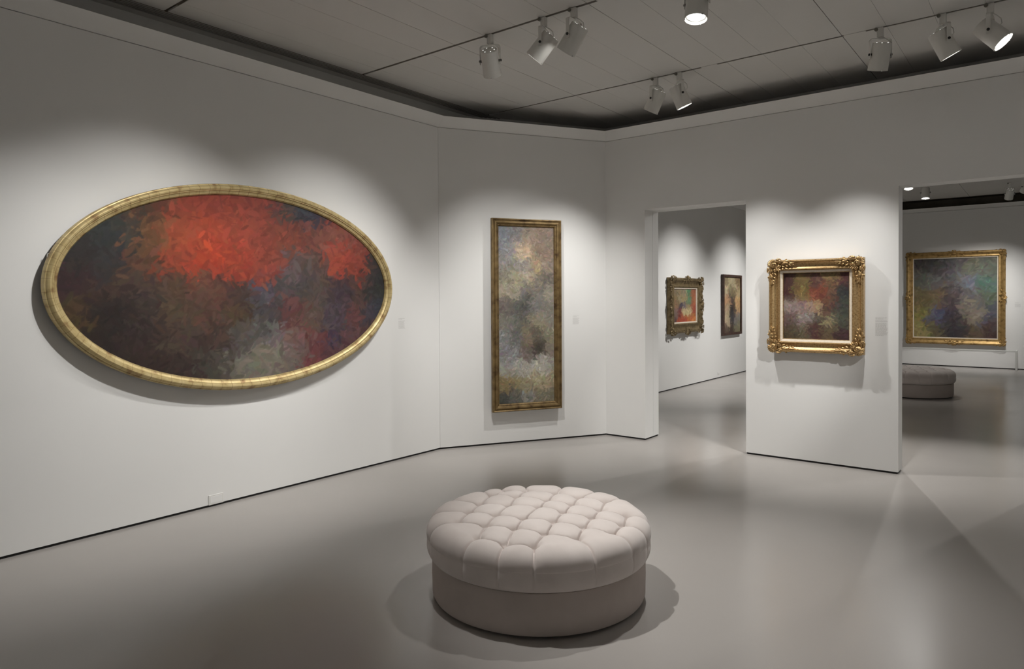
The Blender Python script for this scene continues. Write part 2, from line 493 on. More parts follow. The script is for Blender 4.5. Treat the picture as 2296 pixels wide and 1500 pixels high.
def spotlight(x, y, aim, label, h=HC, watts=100, size=62, blend=0.85, lit=True, radius=0.035, group=None, drop=0.208):
    """track spotlight hung at (x, y), its can turned to the point aim"""
    t = thing('track_spotlight', label, 'spotlight', Matrix.Translation((x, y, h)), group)
    for k_ in ('adapter', 'stem', 'cable'): link(k_, SM[k_], None, t)
    o = link('knob', SM['knob'], None, t); o.location = (-0.026, -0.02, -0.014)
    piv = Vector((0, 0, -drop))
    a = (Vector(aim) - Vector((x, y, h)) - piv).normalized()
    p = a.cross(Vector((0, 0, 1)))
    p = p.normalized() if p.length > 1e-3 else Vector((1, 0, 0))
    q = Vector((0, 0, 1)).cross(p)
    link('yoke', SM['yoke'], None, t, Matrix.Translation(piv) @ Matrix(((p.x, q.x, 0, 0), (p.y, q.y, 0, 0), (0, 0, 1, 0), (0, 0, 0, 1))))
    z = -a; yv = z.cross(p)
    R = Matrix(((p.x, yv.x, z.x, 0), (p.y, yv.y, z.y, 0), (p.z, yv.z, z.z, 0), (0, 0, 0, 1)))
    mw = Matrix.Translation(piv) @ R
    can = link('can', SM['can'], None, t, mw)
    for k_ in ('back_cap', 'vent_holes', 'lens_ring', 'lens'):
        v_ = link(k_, SM[k_], None, can)
        if k_ == 'vent_holes': tag(v_, kind='stuff')
    for s in (0, PI):
        link('pivot', SM['pivot'], None, can, Matrix.Rotation(s, 4, 'Z'))
    for aa in (0.5, 2.6, 4.7):
        link('clip_screw', SM['screw'], None, can, Matrix.Rotation(aa, 4, 'Z') @ Matrix.Translation((0.0705, 0, -0.114)) @ Matrix.Rotation(PI/2, 4, 'Y'))
    if lit:
        ld = bpy.data.lights.new('lamp', 'SPOT')
        ld.energy = watts*LAMP_GAIN; ld.color = WARM
        ld.spot_size = math.radians(size); ld.spot_blend = blend; ld.shadow_soft_size = radius
        lo = bpy.data.objects.new('lamp', ld); COL.objects.link(lo); lo.parent = t
        lo.matrix_local = Matrix.Translation(piv + a*0.125) @ R
    return t

tz = 1.55
T0, T1, T2, T3 = TRACKS[:4]
MIDP = P1 + E2*1.15
# seen in the photograph
spotlight(-3.378*KC, T1, (MIDP.x, MIDP.y, 0.85), 'upright white spotlight with its vented back cap in view, leftmost of all', watts=135, size=72, blend=1.0)
spotlight(-2.875*KC, T1, (XL, 3.65, 1.1), 'white spotlight tilted hard to the left, left of two crossing cans', watts=150, size=72, blend=1.0)
spotlight(-2.618*KC, T1, (XL, 4.3, 0.6), 'pale spotlight leaning left, right of two crossing cans', watts=60)
spotlight(-2.86*KC, T0, (MIDP.x, MIDP.y, 0.85), 'spotlight above the first doorway, leaning left with a lit top edge', watts=120, size=72, blend=1.0)
spotlight(-2.628*KC, T0, (-1.78, YR, 0.5), 'spotlight above the first doorway, leaning right with a glowing rim', watts=135, size=62, blend=1.0)
spotlight(-1.017*KC, T0, (-1.78, YR, 0.55), 'spotlight seen square from behind, in front of the dark ceiling edge', watts=135, size=62, blend=1.0)
spotlight(-0.616*KC, T0, (0.85, 6.99, 0.3), 'spotlight at upper right turned right, only a sliver of lens showing', watts=35)
spotlight(-0.337*KC, T0, (2.0, 5.8, 0.8), 'rightmost spotlight, with its bright round lens facing right', watts=45)
spotlight(-1.72*KC, T1, (-1.80, 3.7, 0.2), 'downward spotlight at the top edge with a fully bright round lens', watts=115, size=64, blend=1.0)
# on the tracks outside the frame, some of them added only for their light
spotlight(-2.95, T2, (XL, 2.25, 1.0), 'spotlight aimed at the oval painting from the track out of frame', watts=165, size=72, blend=1.0)
spotlight(-2.62, T2, (-1.45, 3.5, 0), 'downward spotlight left of the ottoman on the track out of frame', watts=190, size=56, blend=1.0)
spotlight(-3.4, T2, (XL, 0.9, 0.8), 'spotlight out of frame aimed at the wall left of the oval painting', watts=30)
spotlight(2.4, T1, (3.6, YR, 1.4), 'added spotlight out of frame, ambient bounce off the wall right of the second doorway', watts=150)  # added lamp, evens out the ambient light on the unseen right
spotlight(3.0, T2, (XE, 2.3, 1.4), 'added spotlight out of frame, ambient bounce off the wall behind the viewer on the right', watts=220)  # added lamp, its bounce off the unseen side wall lifts the ambient light
spotlight(0.95, T1, (-2.95, 7.3, 0.4), 'added spotlight out of frame whose beam makes the wedge of light in the first doorway', watts=260, size=26, blend=0.9)  # added lamp, strengthens the wedge of light on the doorway floor
spotlight(0.3, TRACKS[4], (0.3, YS, 1.4), 'added spotlight out of frame, ambient bounce off the rear wall', watts=220)  # added lamp, ambient fill bounced off the unseen rear wall
spotlight(-3.2, TRACKS[4], (XL, -1.2, 1.4), 'added spotlight out of frame, ambient bounce off the left wall behind the viewer', watts=160)  # added lamp, ambient fill from the unseen end of the left wall

# beyond the doorways
def far_spot(x, y, aim, label, **kw):
    return spotlight(x, y, aim, label, h=HC2, **kw)
far_spot(-2.0, 13.95, (-1.8, 13.0, 0.3), 'small far spotlight at the left end, only its bright lens visible', watts=60, size=50)
far_spot(-1.93, 15.5, (-1.9, 15.1, 0.3), 'small far spotlight pointing down with a bright lens below its can', watts=60, size=50)
far_spot(-0.65, 16.7, (-1.2, YF, 0.9), 'small far spotlight turned away, its back rim shining', watts=130, size=70, blend=1.0)
far_spot(-0.36, 15.9, (-2.0, YF, 0.8), 'far spotlight cut by the right edge of the picture', watts=170, size=60, blend=1.0)
far_spot(-2.9, 11.3, (XBL, 11.5, 0.5), 'spotlight hidden behind the doorway head, over the ornate picture', watts=260, size=80, blend=1.0)
far_spot(-2.9, 14.2, (XBL, 13.95, 0.5), 'spotlight hidden behind the doorway head, over the dark framed picture', watts=260, size=80, blend=1.0)
far_spot(-2.2, 10.3, (-0.9, 7.0, 0.5), 'spotlight hidden behind the wall between the doorways', watts=260, size=62)
far_spot(0.9, 10.3, (-0.3, 7.0, 0.5), 'spotlight hidden behind the wall right of the second doorway', watts=150)
far_spot(-1.3, 10.6, (-2.9, 7.2, 0.5), 'spotlight hidden behind the wall, turned to the first doorway', watts=240, size=64)
far_spot(2.8, 14.6, (3.4, YF, 1.4), 'added spotlight hidden from view, ambient bounce off the right of the far wall', watts=150)  # added lamp, ambient fill for the unseen part of the far room

# ------------------------------------------------------------------ tufted ottomans
GA = Vector((0.1641, 0.0359)); GB = Vector((-0.0556, 0.1646)); GO = Vector((0.0217, -0.139))
# tufts of the photographed ottoman: lattice index -> plan position
BTN_SEEN = {(-1, -2): (-0.007, -0.534), (0, -2): (0.156, -0.482), (1, -2): (0.299, -0.447), (-2, -1): (-0.251, -0.372), (-1, -1): (-0.096, -0.327), (0, -1): (0.053, -0.274), (-2, 0): (-0.313, -0.211), (-1, 0): (-0.162, -0.164), (0, 0): (-0.006, -0.123), (-2, 1): (-0.360, -0.066), (-1, 1): (-0.208, 0.015), (-2, 2): (-0.444, 0.131), (-1, 2): (-0.291, 0.180), (-2, 3): (-0.477, 0.267), (1, -1): (0.221, -0.236), (2, -1): (0.377, -0.188), (3, 0): (0.513, -0.024), (1, 0): (0.149, -0.058), (2, 0): (0.316, -0.031), (3, 1): (0.469, 0.117), (1, 1): (0.109, 0.096), (2, 1): (0.278, 0.115), (3, 2): (0.414, 0.266), (2, 2): (0.249, 0.252), (1, 2): (0.068, 0.247), (2, 3): (0.181, 0.417), (1, 3): (0.022, 0.385), (0, 2): (-0.098, 0.241), (0, 3): (-0.140, 0.397), (0, 1): (-0.059, 0.108)}
def ottoman_mesh():
    btn = {}
    for i in range(-6, 7):
        for j in range(-6, 7):
            p = GO + GA*i + GB*j
            if (i, j) in BTN_SEEN: p = Vector(BTN_SEEN[(i, j)])*0.75 + p*0.25
            elif p.length > 0.47: continue
            if p.length > 0.485: p = p.normalized()*0.485
            btn[(i, j)] = p
    segs = []      # (a, b, depth at a, depth at b)
    out = set()
    for (i, j), p in btn.items():
        for d in ((1, 0), (0, 1)):
            q = btn.get((i+d[0], j+d[1]))
            if q: segs.append((p, q))
        for d in ((1, 0), (-1, 0), (0, 1), (0, -1)):
            if (i+d[0], j+d[1]) not in btn and p.length > 0.36: out.add((i, j))
    rad = []
    for ij in out:
        p = btn[ij]
        rad.append(math.atan2(p.y, p.x))
        segs.append((p, p.normalized()*0.62))
    rad = np.array(sorted(rad))
    prof = []
    # profile: (r, z) from rim bottom up over the shoulder to the centre
    prof += [(0.572, 0.224), (0.588, 0.228), (0.596, 0.24)]
    for t in np.linspace(0, 1, 24)[1:]:
        prof.append((0.596+0.008*math.sin(PI*t), 0.24+0.085*t))
    for t in np.linspace(0, PI/2, 50)[1:]:
        prof.append((0.506+0.09*math.cos(t), 0.325+0.075*math.sin(t)))
    for r in np.linspace(0.506, 0.0, 210)[1:-1]:
        prof.append((r, 0.400+0.012*(1-(r/0.506)**2)))
    prof = np.array(prof)
    tang = np.gradient(prof, axis=0); tang /= np.linalg.norm(tang, axis=1)[:, None]
    nrm = np.stack([tang[:, 1], -tang[:, 0]], 1)      # outward
    NA = 820
    ang = np.linspace(0, 2*PI, NA, endpoint=False)
    r = prof[:, 0][:, None]*np.ones(NA); z = prof[:, 1][:, None]*np.ones(NA)
    X = r*np.cos(ang); Y = r*np.sin(ang)
    PX = np.stack([X.ravel(), Y.ravel()], 1)
    dseg = np.full(len(PX), 9.0); sacc = np.full(len(PX), 1e-9)
    for a, b in segs:
        A = np.array(a); Bv = np.array(b)-A
        t = np.clip(((PX-A)@Bv)/(Bv@Bv), 0, 1)
        dd = np.linalg.norm(PX-A-t[:, None]*Bv, axis=1)
        dseg = np.minimum(dseg, dd); sacc += np.exp(-dd/0.016)
    dbt = np.full(len(PX), 9.0)
    for p in btn.values():
        dbt = np.minimum(dbt, np.linalg.norm(PX-np.array(p), axis=1))
    dsoft = (-0.016*np.log(sacc)).reshape(X.shape)      # smooth minimum: rounded pillows
    dseg = dseg.reshape(X.shape); dbt = dbt.reshape(X.shape)
    rr = np.hypot(X, Y)
    # bulge grows from the folds like a cushion and dies away to thin seams on the sides
    q = np.clip((dsoft+0.002)/0.066, 0, 1)
    bul = np.sqrt(q*(2-q))
    s = np.clip((z-0.29)/0.105, 0, 1); s = s*s*(3-2*s)      # 0 on the sides, 1 on the top
    low = np.clip((z-0.226)/0.03, 0, 1)
    wob = np.array([[mnoise.noise(Vector((X[i, j]*5, Y[i, j]*5, 3.1))) for j in range(NA)] for i in range(X.shape[0])])
    amp = (0.005+0.026*s)*low
    disp = amp*bul*(1+0.22*wob) - (0.004+0.011*s)*low*np.exp(-(dseg/0.0036)**2) - 0.024*s*np.exp(-(dbt/0.024)**2)
    wr = np.array([mnoise.noise(Vector((math.cos(a)*13, math.sin(a)*13, 0))) for a in ang])
    disp += 0.0035*wr[None, :]*low*(1-s)*np.clip((z-0.25)/0.06, 0, 1)
    R2 = r + nrm[:, 0][:, None]*disp; Z2 = z + nrm[:, 1][:, None]*disp
    V = np.stack([R2*np.cos(ang), R2*np.sin(ang), Z2], 2).reshape(-1, 3)
    nr = len(prof)
    V = np.vstack([V, [[0, 0, Z2[-1].mean()]], [[0, 0, 0.224]]])
    F = []
    jj = np.arange(NA); kk = (jj+1) % NA
    for i in range(nr-1):
        F += np.stack([i*NA+jj, i*NA+kk, (i+1)*NA+kk, (i+1)*NA+jj], 1).tolist()
    c, b = nr*NA, nr*NA+1
    for j in range(NA):
        k = (j+1) % NA
        F.append(((nr-1)*NA+j, (nr-1)*NA+k, c)); F.append((k, j, b))
    me = bpy.data.meshes.new('cushion'); me.from_pydata(V.tolist(), [], F)
    me.polygons.foreach_set('use_smooth', [True]*len(me.polygons))
    me.materials.append(M['fabric'])
    # drum below the cushion
    bm = bmesh.new()
    lathe(bm, [(0.558, 0.012), (0.574, 0.016), (0.580, 0.03), (0.582, 0.12), (0.581, 0.205), (0.576, 0.219), (0.56, 0.2235)], 128)
    base = finish(bm, True, 0.9); base.materials.append(M['fabric_base'])
    bm = bmesh.new(); lathe(bm, [(0.545, 0.0), (0.545, 0.014)], 96)
    plinth = finish(bm, True, 0.6); plinth.materials.append(M['gap'])
    bm = bmesh.new()
    for p in btn.values():
        blob(bm, (p.x, p.y, 0.384), (0.009, 0.009, 0.005), 0, 10, 6)
    bt = finish(bm, True); bt.materials.append(M['fabric'])
    return me, base, plinth, [(p.x, p.y) for p in btn.values()]
cush, drum, plinth, btns = ottoman_mesh()
bm = bmesh.new(); blob(bm, (0, 0, 0), (0.010, 0.010, 0.005), 0, 10, 6)
btn_me = finish(bm, True); btn_me.materials.append(M['fabric'])
def ottoman(x, y, label):
    t = thing('tufted_ottoman', label, 'ottoman', Matrix.Translation((x, y, 0)), 'round tufted ottomans')
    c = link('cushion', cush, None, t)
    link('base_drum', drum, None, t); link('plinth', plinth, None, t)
    for p in btns:
        o = link('tuft_button', btn_me, None, c); o.location = (p[0], p[1], 0.372)
    return t
ottoman(-2.220, 3.0485, 'large round blush grey tufted ottoman in the middle of the near floor')
ottoman(-1.79, 12.87, 'round tufted ottoman in the far room, half hidden by the wall between the doorways')

# ------------------------------------------------------------------ paintings: plain stand-ins of brush strokes in the right colours
def paint_array(grid, W, H, seed, strokes, smin, smax, jit=0.12, expo=0.62):
    """grid: rows (top first) of sRGB colours -> painted float array H x W x 3, row 0 = top"""
    g = np.array([[srgb(*c)[:3] for c in row] for row in grid])/expo
    R, C = g.shape[:2]
    rs = np.random.RandomState(seed)
    yy, xx = np.mgrid[0:H, 0:W]
    def field(u, v):          # u, v in 0..1
        a = np.clip(u*C-0.5, 0, C-1.001); b = np.clip(v*R-0.5, 0, R-1.001)
        i = a.astype(int); j = b.astype(int); fa = (a-i)[..., None]; fb = (b-j)[..., None]
        i1 = np.minimum(i+1, C-1); j1 = np.minimum(j+1, R-1)
        return (g[j, i]*(1-fa)+g[j, i1]*fa)*(1-fb) + (g[j1, i]*(1-fa)+g[j1, i1]*fa)*fb
    ph = rs.uniform(0, 6.28, 12)
    def warp(u, v):
        a = 0.5*np.sin(7*u+5*v+ph[0]) + 0.35*np.sin(15*v-9*u+ph[1]) + 0.25*np.sin(27*u+19*v+ph[2])
        b = 0.5*np.sin(8*v-4*u+ph[3]) + 0.35*np.sin(17*u+7*v+ph[4]) + 0.25*np.sin(29*v-13*u+ph[5])
        return u + a*0.42/C, v + b*0.42/R
    def blocks(u, v):
        u, v = warp(u, v)
        return g[np.clip((v*R).astype(int), 0, R-1), np.clip((u*C).astype(int), 0, C-1)]
    tone = lambda u, v: 0.6*blocks(u, v)+0.4*field(u, v)
    img = tone((xx+0.5)/W, (yy+0.5)/H)
    for s in range(strokes):
        f = s/strokes
        L = (smax*(1-f)+smin*f)*rs.uniform(0.6, 1.3); wd = L*rs.uniform(0.18, 0.4)
        cx, cy = rs.uniform(0, W), rs.uniform(0, H)
        th = rs.uniform(-1, 1)*0.9 + (PI/2 if rs.rand() < 0.45 else 0)
        su = np.array([np.clip((cx+rs.normal()*smax*0.25)/W, 0, 1)]); sv = np.array([np.clip((cy+rs.normal()*smax*0.25)/H, 0, 1)])
        col = tone(su, sv)[0]*np.exp(rs.normal()*jit*1.3)*np.exp(rs.normal(size=3)*jit*0.5)
        x0, x1 = int(max(cx-L, 0)), int(min(cx+L+1, W)); y0, y1 = int(max(cy-L, 0)), int(min(cy+L+1, H))
        if x1 <= x0 or y1 <= y0: continue
        X = xx[y0:y1, x0:x1]-cx; Y = yy[y0:y1, x0:x1]-cy
        a = X*math.cos(th)+Y*math.sin(th); b = -X*math.sin(th)+Y*math.cos(th)
        b = b + 0.15*a*a/L*rs.uniform(-1, 1)
        d = (a/L)**2+(b/wd)**2
        k = np.clip((1-d)*3, 0, 1)[..., None]*0.85
        img[y0:y1, x0:x1] = img[y0:y1, x0:x1]*(1-k)+col*k
    return np.clip(img, 0.002, 0.9)

def canvas_mesh(img, w, h, ellipse=False, bulge=0.0):
    H, W = img.shape[:2]
    verts, cols = [], []
    for j in range(H):
        for i in range(W):
            u, v = i/(W-1), j/(H-1)
            x, y = (u-0.5)*w, (0.5-v)*h
            verts.append((x, y, 0))
    idx = np.arange(W*H).reshape(H, W)
    F = []
    for j in range(H-1):
        for i in range(W-1):
            if ellipse:
                x, y = ((i+0.5)/(W-1)-0.5)*2, ((j+0.5)/(H-1)-0.5)*2
                if x*x+y*y > 1.0: continue
            F.append((int(idx[j+1, i]), int(idx[j+1, i+1]), int(idx[j, i+1]), int(idx[j, i])))
    me = bpy.data.meshes.new('canvas'); me.from_pydata(verts, [], F)
    at = me.color_attributes.new('paint', 'FLOAT_COLOR', 'POINT')
    c = np.ones((W*H, 4), dtype=np.float32); c[:, :3] = img.reshape(-1, 3)
    at.data.foreach_set('color', c.ravel())
    me.materials.append(M['paint'])
    return me

def rect_frame(bm, w, h, prof):
    """mitred moulding; prof = (inset from the outer edge, height off the wall)"""
    rings = []
    for ins, d in prof:
        a, b = w/2-ins, h/2-ins
        rings.append([bm.verts.new(p) for p in ((-a, -b, d), (a, -b, d), (a, b, d), (-a, b, d))])
    for A, B in zip(rings, rings[1:]):
        for i in range(4): bm.faces.new((A[i], A[(i+1) % 4], B[(i+1) % 4], B[i]))
    return rings

def backing(parent, w, h, d=0.02, ellipse=False):
    bm = bmesh.new()
    if ellipse: lathe(bm, [(1, 0.0), (1, d)], 96, Matrix.Diagonal((w/2, h/2, 1, 1)))
    else: box(bm, -w/2, w/2, -h/2, h/2, 0.003, d)
    return obj('backing_board', bm, M['bole'], parent)

def batten(t, w, y, off):
    """wooden hanging batten between the frame and the wall"""
    bm = bmesh.new(); box(bm, -w/2, w/2, y-0.03, y+0.03, -off, 0.006)
    obj('hanging_batten', bm, M['bole'], t)

def wallmat(origin, xdir, off=0.0):
    x = Vector(xdir).normalized(); y = Vector((0, 0, 1)); z = x.cross(y)
    origin = Vector(origin) + z*off
    return Matrix(((x.x, y.x, z.x, origin[0]), (x.y, y.y, z.y, origin[1]), (x.z, y.z, z.z, origin[2]), (0, 0, 0, 1)))

def scroll(bm, c, r, turns, a0, hand, z, t0, t1, n=26):
    pts, rad = [], []
    for i in range(n):
        f = i/(n-1)
        rr = r*(1-0.86*f); a = a0 + hand*2*PI*turns*f
        pts.append((c[0]+rr*math.cos(a), c[1]+rr*math.sin(a), z+0.006*f)); rad.append(t0*(1-f)+t1*f)
    tube(bm, pts, rad, 6)
    blob(bm, (pts[-1][0], pts[-1][1], z+0.008), (t0*1.3, t0*1.3, t0*1.2), 0, 8, 5)

def leaf(bm, p, a, L, W, z, th=0.008):
    """ribbed acanthus lobe starting at p, pointing along a"""
    c, s = math.cos(a), math.sin(a)
    blob(bm, (p[0]+c*L/2, p[1]+s*L/2, z), (L/2, W/2, th), a, 10, 6)
    blob(bm, (p[0]+c*L*0.5, p[1]+s*L*0.5, z+th*0.75), (L*0.45, W*0.12, th*0.55), a, 8, 4)

def corner_bm(k, z, out=0.012):
    """shell, scrolls and leaves for a top-left corner; frame lies in x>0, y<0; k = size"""
    bm = bmesh.new()
    blob(bm, (0.30*k, -0.30*k, z), (0.20*k, 0.20*k, 0.016), 0, 14, 8)
    for a in np.linspace(math.radians(75), math.radians(195), 7):     # shell fan to the outside
        leaf(bm, (0.28*k+0.05*k*math.cos(a), -0.28*k+0.05*k*math.sin(a)), a, 0.27*k, 0.13*k, z+0.006, 0.010)
    scroll(bm, (0.34*k, -0.34*k), 0.16*k, 1.3, math.radians(315), 1, z+0.014, 0.018*k+0.002, 0.008*k)
    for m in (False, True):
        f = (lambda x, y: (-y, -x)) if m else (lambda x, y: (x, y))
        g = (lambda a: -PI/2-a) if m else (lambda a: a)
        hd = -1 if m else 1
        scroll(bm, f(0.66*k, -0.10*k), 0.14*k, 1.4, g(PI*0.9), -hd, z+0.010, 0.032*k, 0.012*k)
        scroll(bm, f(0.60*k, -0.40*k), 0.11*k, 1.2, g(PI*1.2), hd, z+0.004, 0.026*k, 0.010*k)
        scroll(bm, f(1.00*k, -0.20*k), 0.10*k, 1.3, g(PI*0.6), hd, z+0.006, 0.026*k, 0.010*k)
        leaf(bm, f(0.42*k, -0.02*k), g(0.15), 0.30*k, 0.12*k, z+0.006)
        leaf(bm, f(0.80*k, -0.16*k), g(-0.25), 0.34*k, 0.13*k, z+0.006)
        leaf(bm, f(0.90*k, -0.10*k), g(0.10), 0.36*k, 0.10*k, z+0.004)
        leaf(bm, f(1.10*k, -0.24*k), g(0.05), 0.40*k, 0.11*k, z+0.002)
        leaf(bm, f(1.12*k, -0.16*k), g(0.5), 0.16*k, 0.08*k, z+0.004)
        leaf(bm, f(1.14*k, -0.30*k), g(-0.5), 0.16*k, 0.08*k, z+0.002)
        leaf(bm, f(0.56*k, -0.52*k), g(-0.6), 0.20*k, 0.10*k, z)
        for q in range(3): blob(bm, (*f((1.5+0.07*q)*k, -0.24*k), z), (0.02*k, 0.02*k, 0.006), 0, 7, 5)
    for a in np.linspace(math.radians(-75), math.radians(-15), 4):    # acanthus turned to the inside
        leaf(bm, (0.36*k+0.06*k*math.cos(a), -0.36*k+0.06*k*math.sin(a)), a, 0.30*k, 0.12*k, z-0.004, 0.009)
    for m in (False, True):
        f = (lambda x, y: (-y, -x)) if m else (lambda x, y: (x, y))
        g = (lambda a: -PI/2-a) if m else (lambda a: a)
        for x, y, a, L in ((0.50, -0.20, -0.1, 0.26), (0.52, -0.30, -0.5, 0.24), (0.74, -0.28, 0.3, 0.24), (0.76, -0.38, -0.4, 0.2), (0.98, -0.32, -0.7, 0.16), (0.94, -0.06, 0.5, 0.14), (1.26, -0.20, 0.25, 0.2), (1.26, -0.27, -0.3, 0.2)):
            leaf(bm, f(x*k, y*k), g(a), L*k, 0.10*k, z-0.001, 0.007)
    return bm

def centre_bm(k, z):
    """shell with two scrolls for the middle of a top side (outer edge at y=0)"""
    bm = bmesh.new()
    blob(bm, (0, -0.22*k, z), (0.17*k, 0.14*k, 0.015), 0, 12, 7)
    for a in np.linspace(math.radians(20), math.radians(160), 7):
        leaf(bm, (0.05*k*math.cos(a), -0.24*k+0.05*k*math.sin(a)), a, 0.30*k, 0.10*k, z+0.006, 0.010)
    for s in (-1, 1):
        scroll(bm, (s*0.36*k, -0.14*k), 0.14*k, 1.3, PI/2 - s*1.2, s, z+0.006, 0.03*k, 0.01*k)
        scroll(bm, (s*0.30*k, -0.36*k), 0.10*k, 1.2, -PI/2, -s, z+0.004, 0.026*k, 0.01*k)
        leaf(bm, (s*0.46*k, -0.20*k), 0.1 if s > 0 else PI-0.1, 0.36*k, 0.12*k, z+0.004)
        leaf(bm, (s*0.50*k, -0.28*k), -0.3 if s > 0 else PI+0.3, 0.24*k, 0.10*k, z+0.002)
    return bm

def place_corners(t, bmf, w, h, material, name='corner_ornament', inset=0.0):
    for sx, sy in ((-1, 1), (1, 1), (1, -1), (-1, -1)):
        bm = bmf()
        bmesh.ops.transform(bm, matrix=Matrix.Translation((sx*(w/2-inset), sy*(h/2-inset), 0)) @ Matrix.Diagonal((-sx, sy, 1, 1)), verts=bm.verts)
        obj(name, bm, material, t, True, 1.2)

def place_centres(t, bmf, w, h, material, sides='tblr', inset=0.0):
    for s in sides:
        bm = bmf()
        m = {'t': Matrix.Translation((0, h/2-inset, 0)), 'b': Matrix.Translation((0, -h/2+inset, 0)) @ Matrix.Rotation(PI, 4, 'Z'),
             'l': Matrix.Translation((-w/2+inset, 0, 0)) @ Matrix.Rotation(PI/2, 4, 'Z'), 'r': Matrix.Translation((w/2-inset, 0, 0)) @ Matrix.Rotation(-PI/2, 4, 'Z')}[s]
        bmesh.ops.transform(bm, matrix=m, verts=bm.verts)
        obj('centre_ornament', bm, material, t, True, 1.2)

def bead_row(w, h, ins, d, step, r, u=6, v=4, stretch=1.0):
    bm = bmesh.new()
    a, b = w/2-ins, h/2-ins
    for x0, y0, x1, y1 in ((-a, -b, a, -b), (a, -b, a, b), (a, b, -a, b), (-a, b, -a, -b)):
        L = math.hypot(x1-x0, y1-y0); n = int(L/step)
        an = math.atan2(y1-y0, x1-x0)
        for i in range(n):
            f = (i+0.5)/n
            blob(bm, (x0+(x1-x0)*f, y0+(y1-y0)*f, d), (r*stretch, r, r), an+0.6, u, v)
    return bm

def hanger(t, pts):
    for x, y in pts:
        bm = bmesh.new(); tube(bm, [(x, y-0.01, 0.004), (x, y+0.012, 0.006), (x+0.003, y+0.016, 0.018)], 0.0035, 6)
        obj('hanging_clip', bm, M['steel'], t, True)

# --- oval painting on the left wall
oval = thing('oval_painting', 'huge oval painting of red and brown strokes in a banded gold frame', 'painting', wallmat((XL, 3.053, 1.703), (0, 1, 0), 0.045))
OW, OH = 2.93, 1.618
prof = [(0.0, 0.004), (0.0, 0.045), (0.004, 0.055), (0.010, 0.057), (0.013, 0.064), (0.020, 0.072), (0.030, 0.076), (0.040, 0.074), (0.047, 0.066), (0.052, 0.065), (0.055, 0.058), (0.066, 0.050), (0.074, 0.048), (0.078, 0.040), (0.082, 0.034), (0.082, 0.024)]
bm = bmesh.new()
NS = 240
run = bm.verts.layers.float.new('run')
rings = []
for ins, d in prof:
    ring = []
    for i in range(NS):
        a = 2*PI*i/NS
        ca, sa = math.cos(a), math.sin(a)
        n = Vector((ca/(OW/2), sa/(OH/2))).normalized()
        v = bm.verts.new((OW/2*ca-n.x*ins, OH/2*sa-n.y*ins, d)); v[run] = i*110/NS if i < NS/2 else (NS-i)*110/NS
        ring.append(v)
    rings.append(ring)
for A, B in zip(rings, rings[1:]):
    for i in range(NS): bm.faces.new((A[i], A[(i+1) % NS], B[(i+1) % NS], B[i]))
obj('frame', bm, M['gold_oval'], oval, True, 0.5)
backing(oval, OW-0.03, OH-0.03, 0.02, True)
G = [[(70,45,35),(75,48,36),(80,52,38),(140,62,45),(142,62,48),(140,62,48),(135,60,48),(72,62,58),(48,52,64),(122,56,45),(72,50,45),(70,48,44)],
     [(40,42,38),(45,50,48),(112,76,50),(162,76,50),(168,70,46),(160,70,50),(142,65,50),(130,66,50),(116,66,55),(126,76,65),(120,65,55),(55,50,45)],
     [(45,40,38),(50,48,48),(95,65,50),(150,65,45),(170,64,40),(155,62,43),(140,63,48),(95,80,80),(85,70,65),(152,66,50),(132,60,48),(50,48,48)],
     [(58,40,42),(68,52,45),(72,58,52),(84,64,52),(96,66,55),(72,54,48),(80,76,82),(74,68,68),(84,72,66),(65,55,60),(76,60,55),(50,50,48)],
     [(78,62,42),(44,37,36),(60,50,45),(86,70,55),(88,64,55),(76,60,45),(64,60,62),(96,60,58),(90,76,66),(75,64,72),(96,60,58),(60,60,70)],
     [(45,38,34),(48,40,38),(60,48,45),(76,62,55),(68,54,48),(85,80,76),(105,100,98),(112,86,82),(102,60,60),(68,58,74),(96,70,70),(86,60,62)],
     [(50,40,36),(52,42,38),(58,45,42),(60,48,45),(74,68,62),(112,107,98),(122,117,105),(108,97,90),(106,60,62),(86,60,64),(86,55,58),(80,55,55)]]
o = link('canvas', canvas_mesh(paint_array(G, 380, 200, 3, 5200, 4, 17, 0.12, 1.08), OW-0.158, OH-0.158, True), None, oval); o.location = (0, 0, 0.026)
batten(oval, 1.6, 0.4, 0.045); batten(oval, 1.6, -0.4, 0.045)
hanger(oval, [(-OW/2*0.972, 0.19)])

